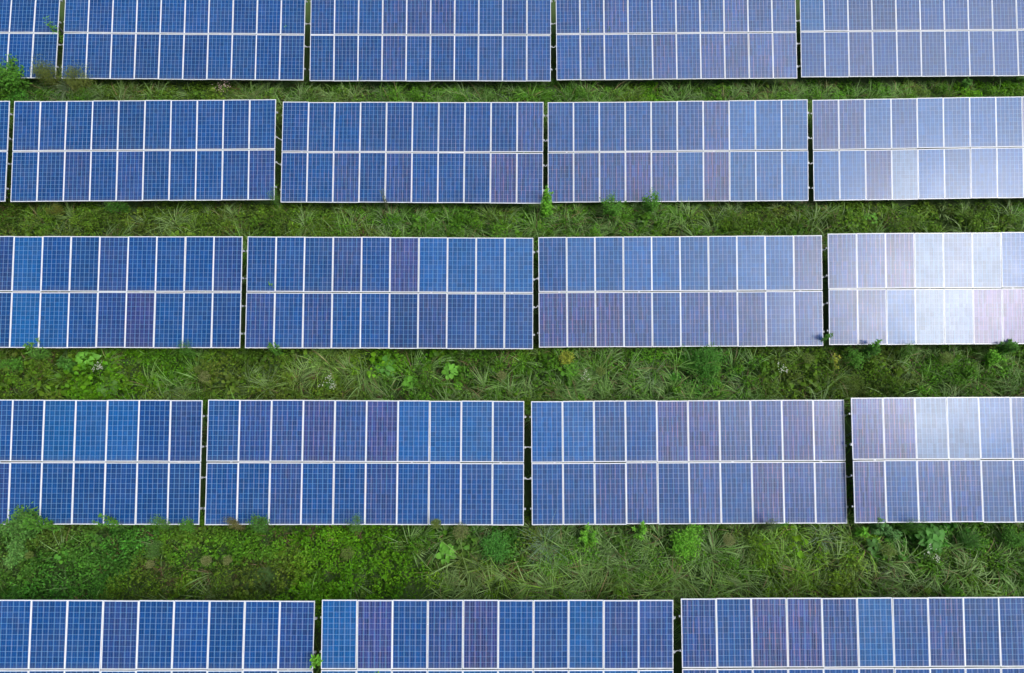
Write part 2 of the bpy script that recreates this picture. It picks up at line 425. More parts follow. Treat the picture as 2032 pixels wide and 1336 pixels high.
# cables that hang across the gaps from rail end to rail end
CABLES = [('0A', '0B', 2, 'top row, between the first two tables'), ('0B', '0C', 1, 'top row, upper one left of the middle table'),
('0B', '0C', 2, 'top row, lower one left of the middle table'), ('0C', '0D', 1, 'top row, upper one right of the middle table'),
('0C', '0D', 2, 'top row, lower one right of the middle table'), ('0D', '0E', 1, 'top row, upper one in the last gap'),
('0D', '0E', 2, 'top row, lower one in the last gap'), ('1B', '1C', 1, 'second row, upper one left of the middle'),
('1B', '1C', 2, 'second row, lower one left of the middle'), ('1C', '1D', 1, 'second row, high above the leafy weed'),
('1C', '1D', 2, 'second row, just above the leafy weed'), ('1D', '1E', 1, 'second row, upper one in the last gap'),
('1D', '1E', 2, 'second row, lower one in the last gap'), ('2B', '2C', 1, 'middle row, upper one at the centre gap'),
('2B', '2C', 2, 'middle row, lower one at the centre gap'), ('2C', '2D', 0, 'middle row, highest one in the last gap'),
('2C', '2D', 1, 'middle row, second one down in the last gap'), ('2C', '2D', 2, 'middle row, low one in the last gap'),
('3A', '3B', 2, 'fourth row, in the first gap'), ('3B', '3C', 1, 'fourth row, upper one at the centre gap'),
('3B', '3C', 2, 'fourth row, lower one at the centre gap'), ('3C', '3D', 2, 'fourth row, straight one in the last gap'),
('4B', '4C', 1, 'bottom row, in the right gap')]
RY = (1.46, .49, -.49, -1.46)
for (ta, tb, ri, where) in CABLES:
    p = TM[ta] @ Vector((5.09, RY[ri], -.02)); q = TM[tb] @ Vector((-5.09, RY[ri], -.02))
    sag = rnd.uniform(.01, .05); bend = rnd.uniform(-.05, .03)
    pts = []
    for i in range(9):
        s = i/8; v = p.lerp(q, s); v.z -= 4*s*(1-s)*sag; v.y += 4*s*(1-s)*bend; pts.append(v - p)
    cm = MB(); cm.tube(pts, .013, 6)
    o = cm.build('cable', M_cable); o.location = p
    tag(o, 'pale cable bridging two solar tables, ' + where, 'cable', 'cables bridging the gaps between tables')

# ------------------------------------------------------------------ ground
gx = np.concatenate([[-400, -200, -90, -50], np.arange(-34, 34.1, 1.0), [50, 90, 200, 400]])
gy = np.concatenate([[-400, -200, -90, -40, -20], np.arange(-10, 34.1, 1.0), [50, 90, 200, 400]])
GX, GY = np.meshgrid(gx, gy); GZ = ground_z(GX, GY) * (np.abs(GX) < 60)
gv = np.stack([GX, GY, GZ], -1).reshape(-1, 3); nx = len(gx)
gf = [(j*nx+i, j*nx+i+1, (j+1)*nx+i+1, (j+1)*nx+i) for j in range(len(gy)-1) for i in range(nx-1)]
gme = bpy.data.meshes.new('ground'); gme.from_pydata(gv.tolist(), [], gf)
m, nt, b = new_mat('soil_and_moss')
tc = N(nt, 'ShaderNodeTexCoord'); n1 = N(nt, 'ShaderNodeTexNoise', inp={'Scale': 1.3, 'Detail': 8.0, 'Roughness': .65}); n2 = N(nt, 'ShaderNodeTexNoise', inp={'Scale': 14.0, 'Detail': 6.0})
nt.links.new(tc.outputs['Object'], n1.inputs['Vector']); nt.links.new(tc.outputs['Object'], n2.inputs['Vector'])
r1 = N(nt, 'ShaderNodeMapRange', inp={1: .4, 2: .62}); nt.links.new(n1.outputs[0], r1.inputs[0])
c = mixc(nt, r1.outputs[0], (.060, .055, .022), (.045, .095, .018)); c = mixc(nt, n2.outputs[0], c, (.05, .12, .02))
nt.links.new(c, b.inputs['Base Color']); b.inputs['Roughness'].default_value = .95
bp = N(nt, 'ShaderNodeBump', inp={'Strength': .8, 'Distance': .05}); nt.links.new(n2.outputs[0], bp.inputs['Height']); nt.links.new(bp.outputs[0], b.inputs['Normal'])
gme.materials.append(m)
tag(link(bpy.data.objects.new('ground', gme)), 'dark soil and moss beneath the weeds and tables', kind='structure')

# ------------------------------------------------------------------ vegetation masses
ROWY = [28.75, 22.70, 16.65, 10.63, 4.58, -1.39, -7.4]
def edge_y(x, y):
    """distance (m) south of the low edge of the table to the north (positive = in the open); and to the high edge to the south"""
    k = np.clip(np.searchsorted(-np.array(ROWY), -np.asarray(y)), 1, len(ROWY)-1)
    north = np.array(ROWY)[k-1] - 1.86; south = np.array(ROWY)[k] + 1.86
    return north - y, y - south

def vnoise(x, y, s, seed):
    """smooth value noise 0..1"""
    r = np.random.default_rng(seed); g = r.random((64, 64))
    X = x/s + 1000.3; Y = y/s + 1000.7
    xi = np.floor(X).astype(int); yi = np.floor(Y).astype(int); fx = X-xi; fy = Y-yi
    fx = fx*fx*(3-2*fx); fy = fy*fy*(3-2*fy)
    G = lambda i, j: g[i % 64, j % 64]
    return (G(xi, yi)*(1-fx)+G(xi+1, yi)*fx)*(1-fy) + (G(xi, yi+1)*(1-fx)+G(xi+1, yi+1)*fx)*fy

# zones measured on the photograph: x0 x1 y0 y1 -> (small leaf, broad leaf, feathery, grass), tint index
ZONES = [
(0, 2032, 155, 200, (.35, .05, .35, .9), 0), (0, 60, 150, 200, (.8, .1, .3, .1), 2), (190, 480, 155, 200, (.5, .1, .6, .4), 1), (1040, 1160, 160, 200, (.9, .1, .3, .3), 0), (1230, 1330, 160, 200, (.8, .3, .3, .2), 3), (1850, 2032, 150, 195, (.8, .2, .4, .3), 3),
(0, 700, 398, 470, (.8, .15, .5, .4), 1), (700, 1420, 398, 470, (.5, .08, .3, 1.0), 0), (1420, 2032, 395, 465, (.55, .2, .7, .5), 1),
(0, 140, 690, 795, (.7, .5, .6, .2), 1), (140, 330, 690, 795, (.7, 1.0, .2, .15), 3), (330, 420, 690, 795, (.3, .3, .4, .9), 0), (420, 600, 690, 795, (.7, .7, .4, .3), 1), (600, 740, 690, 760, (.1, .1, .2, 1.5), 4), (600, 740, 760, 795, (.4, .2, .5, .7), 1), (740, 900, 690, 760, (.4, 1.0, .2, .2), 3), (740, 1100, 740, 795, (.4, .2, .2, 1.0), 0), (900, 1150, 690, 750, (.9, .1, .3, .4), 0), (1150, 1500, 690, 740, (.6, .1, .6, .4), 0), (1100, 1500, 740, 795, (.2, .05, .3, 1.4), 0), (1340, 1450, 690, 760, (1.4, .1, .1, .1), 2), (1500, 1800, 690, 795, (.4, .2, .9, .4), 1), (1800, 2032, 690, 795, (.4, .2, .4, 1.0), 0),
(0, 300, 1040, 1200, (1.1, .15, .3, .1), 2), (300, 560, 1040, 1130, (1.1, .15, .4, .15), 0), (250, 600, 1130, 1200, (.4, .1, 1.2, .15), 1), (560, 800, 1040, 1200, (1.3, .1, .3, .1), 3), (700, 880, 1100, 1200, (.5, .2, 1.0, .1), 3), (880, 1000, 1040, 1120, (.7, .5, .3, .4), 2), (960, 1040, 1050, 1130, (1.3, .1, .1, .1), 2), (850, 1500, 1125, 1200, (.1, .0, .15, 1.8), 4), (1030, 1500, 1050, 1125, (.3, .05, .4, 1.3), 0), (1500, 1700, 1040, 1200, (.4, .05, .6, 1.0), 4), (1700, 1900, 1040, 1110, (.4, 1.2, .3, .2), 2), (1700, 2032, 1100, 1200, (.4, .1, .4, 1.2), 0)]
TINTS = [((.090, .230, .022), (.140, .300, .030)), ((.095, .195, .020), (.155, .250, .030)), ((.060, .205, .035), (.110, .290, .050)),
         ((.100, .275, .010), (.165, .350, .018)), ((.150, .300, .014), (.210, .370, .030))]
def zone_of(P):
    px, py = proj(P)
    w = np.tile(np.array([.6, .15, .5, .6]), (len(P), 1)); ti = np.full(len(P), 0)
    jx = px + (vnoise(P[:, 0], P[:, 1], .7, 5)-.5)*90; jy = py + (vnoise(P[:, 0], P[:, 1], .6, 6)-.5)*40
    for (x0, x1, y0, y1, ww, tt) in ZONES:
        k = (jx >= x0) & (jx <= x1) & (jy >= y0-6) & (jy <= y1+25)
        w[k] = ww; ti[k] = tt
    return w, ti
def colour(P, ti, n_extra=.0, sat=1.0):
    Tn = np.array(TINTS)                              # (5,2,3)
    f = vnoise(P[:, 0], P[:, 1], .55, 21)[:, None]*.7 + rng.random((len(P), 1))*.3
    c = Tn[ti, 0]*(1-f) + Tn[ti, 1]*f
    c *= (.42 + .55*vnoise(P[:, 0], P[:, 1], .33, 22) + .35*vnoise(P[:, 0], P[:, 1], .9, 27))[:, None] * np.array([.90, 1.0, .60])
    # patches that are yellower or browner
    y = np.clip((vnoise(P[:, 0], P[:, 1], 1.1, 23)-.62)*3, 0, 1)[:, None]
    return c*(1-y*.5) + np.array([.16, .18, .03])*y*.5

def open_mask(x, y):
    nrt, sth = edge_y(x, y)
    return nrt, sth
# height of the growth
def veg_h(x, y):
    nrt, sth = edge_y(x, y)
    h = .22 + .42*vnoise(x, y, .8, 31) + .18*vnoise(x, y, .3, 32)
    h *= np.clip(.35 + nrt*1.0, .22, 1)                 # lower against the low edge
    return h

def sample(density, inside=.12, xr=(-27, 27), yr=(-4.2, 24.5)):
    n = int(density*(xr[1]-xr[0])*(yr[1]-yr[0]))
    x = rng.uniform(*xr, n); y = rng.uniform(*yr, n)
    nrt, sth = edge_y(x, y)
    op = (nrt > -.45) & (sth > -.1)
    P = np.stack([x, y, np.zeros(n)], 1)
    px, py = proj(P)
    vis = (px > -60) & (px < 2092)
    keep = vis & (op | (rng.random(n) < inside))
    return P[keep]

def mound_leaves(acc, C0, R, H, n, L, Wd, ccol, spread=.35, big=False, elmu=.15, up=.75, jit=.30):
    """leaves on the crown shell of soft mounds. C0 (M,3) ground centres"""
    M = len(C0); idx = np.repeat(np.arange(M), n); K = len(idx)
    az = rng.uniform(0, 2*np.pi, K); u = np.sqrt(rng.random(K))
    r = u*R[idx]; zz = H[idx]*(up + (1-up)*np.sqrt(np.maximum(0, 1-u*u))) - rng.random(K)**2*H[idx]*.5
    P = np.stack([C0[idx, 0]+r*np.cos(az), C0[idx, 1]+r*np.sin(az), ground_z(C0[idx, 0], C0[idx, 1])+zz], 1)
    a2 = az + rng.normal(0, .9, K); el = rng.normal(elmu, spread, K) - u*.35
    s = rng.uniform(.65, 1.3, K)
    C = ccol[idx]*(1 + rng.normal(0, jit, (K, 1))).clip(.4, 1.8) * (1 + rng.normal(0, .06, (K, 3)))
    f = big_leaves if big else small_leaves
    f(acc, P, a2, el, L*s, Wd*s, C.clip(.004, .6), roll=rng.normal(0, .45, K))

DENS = 1.0
# small leaved cover
P = sample(13*DENS); w_, ti = zone_of(P); k = rng.random(len(P)) < w_[:, 0]/1.3; P, ti = P[k], ti[k]
acc = Acc(); R = rng.uniform(.12, .36, len(P)); H = veg_h(P[:, 0], P[:, 1])*rng.uniform(.75, 1.2, len(P))
mound_leaves(acc, P, R, H, 68, .088, .052, colour(P, ti), spread=.45)
tag(acc.build('leafy_ground_cover', M_leaf), 'low mounds of small leaved green weeds between the solar rows', 'ground cover', kind='stuff')
# base carpet everywhere in the open so no bare floor reads through
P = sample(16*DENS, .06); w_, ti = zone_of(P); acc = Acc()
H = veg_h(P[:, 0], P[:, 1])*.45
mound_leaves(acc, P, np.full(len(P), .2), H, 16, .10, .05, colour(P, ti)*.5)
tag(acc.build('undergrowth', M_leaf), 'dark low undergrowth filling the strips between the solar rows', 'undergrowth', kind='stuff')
# broad leaves
P = sample(7*DENS, .04); w_, ti = zone_of(P); k = rng.random(len(P)) < w_[:, 1]/1.3; P, ti = P[k], ti[k]
acc = Acc(); R = rng.uniform(.15, .4, len(P)); H = veg_h(P[:, 0], P[:, 1])*rng.uniform(.8, 1.2, len(P))
mound_leaves(acc, P, R, H, 13, .19, .15, colour(P, ti)*.85, big=True, elmu=.0)
tag(acc.build('broadleaf_weeds', M_leaf), 'broad heart shaped leaves spreading between the solar rows', 'weeds', kind='stuff')
# feathery growth
P = sample(8*DENS, .06); w_, ti = zone_of(P); k = rng.random(len(P)) < w_[:, 2]/1.9; P, ti = P[k], ti[k]
acc = Acc(); R = rng.uniform(.14, .34, len(P)); H = veg_h(P[:, 0], P[:, 1])*rng.uniform(.95, 1.35, len(P))
cc = colour(P, ti); ol = (rng.random(len(P)) < .35)[:, None]; cc = cc*(1-.5*ol) + np.array([.10, .105, .035])*.5*ol
mound_leaves(acc, P, R, H, 80, .095, .024, cc, spread=.5, elmu=.4)
tag(acc.build('feathery_weeds', M_leaf), 'soft feathery olive weeds between the solar rows', 'weeds', kind='stuff')
# grass
def grass_mass(acc, P, ti, n, Lr, Wr, pale=.5):
    M = len(P); idx = np.repeat(np.arange(M), n); K = len(idx)
    lean = rng.uniform(0, 2*np.pi, M)
    az = np.where(rng.random(K) < .6, lean[idx] + rng.normal(0, .45, K), rng.uniform(0, 2*np.pi, K))
    r = rng.random(K)*.10
    B = np.stack([P[idx, 0]+np.cos(az)*r, P[idx, 1]+np.sin(az)*r, ground_z(P[idx, 0], P[idx, 1]) + .05], 1)
    base = colour(P, ti)[idx]; pl = np.array([.22, .31, .13])
    k = (rng.random(M)*pale)[idx][:, None] + rng.random((K, 1))*.3
    C = base*(1-k) + pl*k
    dry = rng.random(K) < .07; C[dry] = np.array([.22, .16, .08])*rng.uniform(.6, 1.1, (dry.sum(), 1))
    C *= (1.1 + rng.normal(0, .35, (K, 1))).clip(.35, 2.0)
    L = rng.uniform(*Lr, K)*rng.uniform(.75, 1.15, M)[idx]
    nrt, sth = edge_y(B[:, 0], B[:, 1]); L *= np.clip(.45+nrt*.9, .3, 1)
    blades(acc, B, az, rng.normal(1.25, .2, K).clip(.6, 1.55), rng.uniform(1.1, 2.9, K), L, rng.uniform(*Wr, K), C.clip(.004, .6))
P = sample(9*DENS, .15); w_, ti = zone_of(P); k = rng.random(len(P)) < w_[:, 3]/1.6; P, ti = P[k], ti[k]
acc = Acc(); grass_mass(acc, P, ti, 29, (.45, 1.25), (.012, .025), .6)
tag(acc.build('grass', M_grass), 'long arching grass growing between the solar rows', 'grass', kind='stuff')
# dead stalks
P = sample(1.6*DENS, .1); k = vnoise(P[:, 0], P[:, 1], 1.3, 77) > .5; P = P[k]; acc = Acc()
K = 14*len(P); idx = np.repeat(np.arange(len(P)), 14); az = rng.uniform(0, 6.28, K)
B = np.c_[P[idx, :2] + rng.normal(0, .14, (K, 2)), veg_h(P[idx, 0], P[idx, 1])*.7*rng.random(K)+.08]
blades(acc, B, az, rng.normal(.4, .3, K), rng.uniform(.2, 1.2, K), rng.uniform(.2, .5, K), rng.uniform(.01, .02, K), np.array([.17, .10, .055])*rng.uniform(.5, 1.4, (K, 1)), seg=3)
tag(acc.build('dead_stalks', M_grass), 'brown dead stalks lying among the green weeds', 'dead stalks', kind='stuff')

# ------------------------------------------------------------------ single plants
def stems_mb(tops, base_r=.012):
    mb = MB()
    for (b0, t0) in tops:
        b0 = Vector(b0); t0 = Vector(t0); mid = b0.lerp(t0, .5) + Vector((0, 0, (t0-b0).length*.06))
        mb.tube([b0, mid, t0], base_r, 5, base_r*.4)
    return mb

def plant(kind, px, py, H, Rr, label, cat='weed', tint=(.05, .13, .035), leaf=.12, n=1.0, name=None, group=None, gap=False):
    """crown seen at px, py with its top at height H; the root stands on the ground below, in the open"""
    H0 = H; zc = H*.8
    for _ in range(60):
        p = ray(px, py, zc)
        nrt, sth = edge_y(p[0], p[1])
        if gap or nrt > .02: break
        if H < H0 + .35: H += .05; zc = H*.8
        else: py += 2.5
    g = float(ground_z(p[0], p[1]))
    root = empty(name or kind, loc=(p[0], p[1], g)); tag(root, label, cat, group)
    if 1018 < py < 1048 or 684 < py < 694: n *= 1.7; Rr *= 1.15; H += .08
    r = np.random.default_rng(int(px*7+py)); tint = np.array(tint)
    acc = Acc(); tops = []
    if kind in ('leafy_weed', 'shrub', 'feathery_weed', 'sprout', 'flowering_weed'):
        ns = {'leafy_weed': 5, 'shrub': 12, 'feathery_weed': 9, 'sprout': 3, 'flowering_weed': 9}[kind]
        ns = max(2, int(ns*n))
        for s in range(ns):
            a_ = r.uniform(0, 6.28); rr = Rr*math.sqrt(r.random())*(.2 if ns < 3 else .8)
            top = np.array([math.cos(a_)*rr, math.sin(a_)*rr, H*r.uniform(.78, 1.05) - rr*.3])
            bs = np.array([math.cos(a_)*rr*.15, math.sin(a_)*rr*.15, -.05])
            tops.append((bs, top))
            m_ = {'leafy_weed': 34, 'shrub': 60, 'feathery_weed': 110, 'sprout': 9, 'flowering_weed': 40}[kind]
            tt = 1 - r.random(m_)**1.3*(.75 if kind != 'shrub' else .55)
            P = bs + (top-bs)*tt[:, None]
            az = np.arange(m_)*2.4 + r.uniform(0, 6) + r.normal(0, .2, m_)
            w1 = {'leafy_weed': 1.0, 'shrub': 1.0, 'feathery_weed': 1.0, 'sprout': 1, 'flowering_weed': 1}[kind]
            Ls = leaf*r.uniform(.7, 1.2, m_)*(1.15-.45*tt)
            C = 1.3*tint*np.array([1, 1, .7])*r.uniform(.6, 1.4, (m_, 1))*(1 + .25*(tt[:, None]-.6)) * (1+r.normal(0, .05, (m_, 3)))
            if kind in ('leafy_weed', 'sprout'):
                big_leaves(acc, P, az, .55-.7*(1-tt)+r.normal(0, .15, m_), Ls, Ls*.38, C.clip(.005, .6), roll=r.normal(0, .2, m_))
            elif kind == 'shrub':
                P = P + r.normal(0, Rr*.17, (m_, 3))*[1, 1, .6]
                big_leaves(acc, P, az, r.normal(.15, .35, m_), Ls, Ls*.48, C.clip(.005, .6), roll=r.normal(0, .4, m_))
            else:
                P = P + r.normal(0, Rr*.16, (m_, 3))
                small_leaves(acc, P, az, r.normal(.5, .4, m_), Ls, Ls*.22, C.clip(.005, .6), roll=r.normal(0, .5, m_))
        stems_mb(tops, .009).build('stem', M_stem if kind != 'shrub' else M_woody, root)
        acc.build('foliage', M_leaf, root)
        if kind == 'flowering_weed':
            fa = Acc(); K = int(44*n)
            cl_ = r.normal(0, Rr*.42, (6, 2)); ci = r.integers(0, 6, K); xy = cl_[ci] + r.normal(0, Rr*.16, (K, 2))
            P = np.stack([xy[:, 0], xy[:, 1], H*r.uniform(.85, 1.08, K)], 1)
            for q in range(5):
                az = np.full(K, q*1.2566) + r.random(K)
                small_leaves(fa, P, az, r.normal(.3, .1, K), .022, .016, np.tile([[.60, .60, .52]] if 'pink' not in label else [[.62, .42, .40]], (K, 1)))
            fa.build('blossom', M_leaf, root)
    elif kind == 'grass_tuft':
        K = int(60*n); az = r.uniform(0, 6.28, K); rr = r.random(K)*Rr*.25
        B = np.stack([np.cos(az)*rr, np.sin(az)*rr, np.zeros(K)], 1)
        C = 1.3*tint*r.uniform(.65, 1.35, (K, 1))
        lean = r.uniform(-2.6, -.5); az = np.where(r.random(K) < .6, lean + r.normal(0, .7, K), az)
        blades(acc, B, az, r.normal(1.25, .22, K).clip(.6, 1.55), r.uniform(1.2, 3.2, K), (H+Rr)*.8*r.uniform(.35, 1.15, K), r.uniform(.012, .026, K), C, seg=6)
        acc.build('blades', M_grass, root)
    elif kind == 'seed_plume':
        for s in range(7):
            a_ = r.uniform(0, 6.28); rr = Rr*.5*math.sqrt(r.random()); tops.append(((0, 0, -.05), (math.cos(a_)*rr, math.sin(a_)*rr, H*.85)))
        stems_mb(tops, .007).build('stem', M_stem, root)
        K = int(560*n); v = r.normal(0, 1, (K, 3)); v /= np.linalg.norm(v, axis=1)[:, None]
        P = v*(r.random(K)**.4)[:, None]*Rr*[1, 1, .7] + [0, 0, H*.85]
        small_leaves(acc, P, r.uniform(0, 6.28, K), r.normal(.6, .5, K), .055, .012, 1.3*tint*r.uniform(.6, 1.35, (K, 1)))
        acc.build('seed_head', M_leaf, root)
    elif kind == 'broadleaf_plant':
        K = int(16*n); az = np.arange(K)*2.4 + r.random(); rr = Rr*np.sqrt((np.arange(K)+.5)/K)*.8
        P = np.stack([np.cos(az)*rr, np.sin(az)*rr, H*(1-.35*(rr/Rr)**2)*r.uniform(.85, 1.05, K)], 1)
        for p_ in P: tops.append(((0, 0, -.03), tuple(p_)))
        stems_mb(tops, .006).build('stem', M_stem, root)
        Ls = leaf*r.uniform(.8, 1.25, K)
        big_leaves(acc, P - dirs(az, np.zeros(K))*(Ls*.4)[:, None], az, r.normal(.0, .2, K), Ls, Ls*.85, 1.5*tint*r.uniform(.75, 1.25, (K, 1)), roll=r.normal(0, .25, K))
        acc.build('foliage', M_leaf, root)
    return root

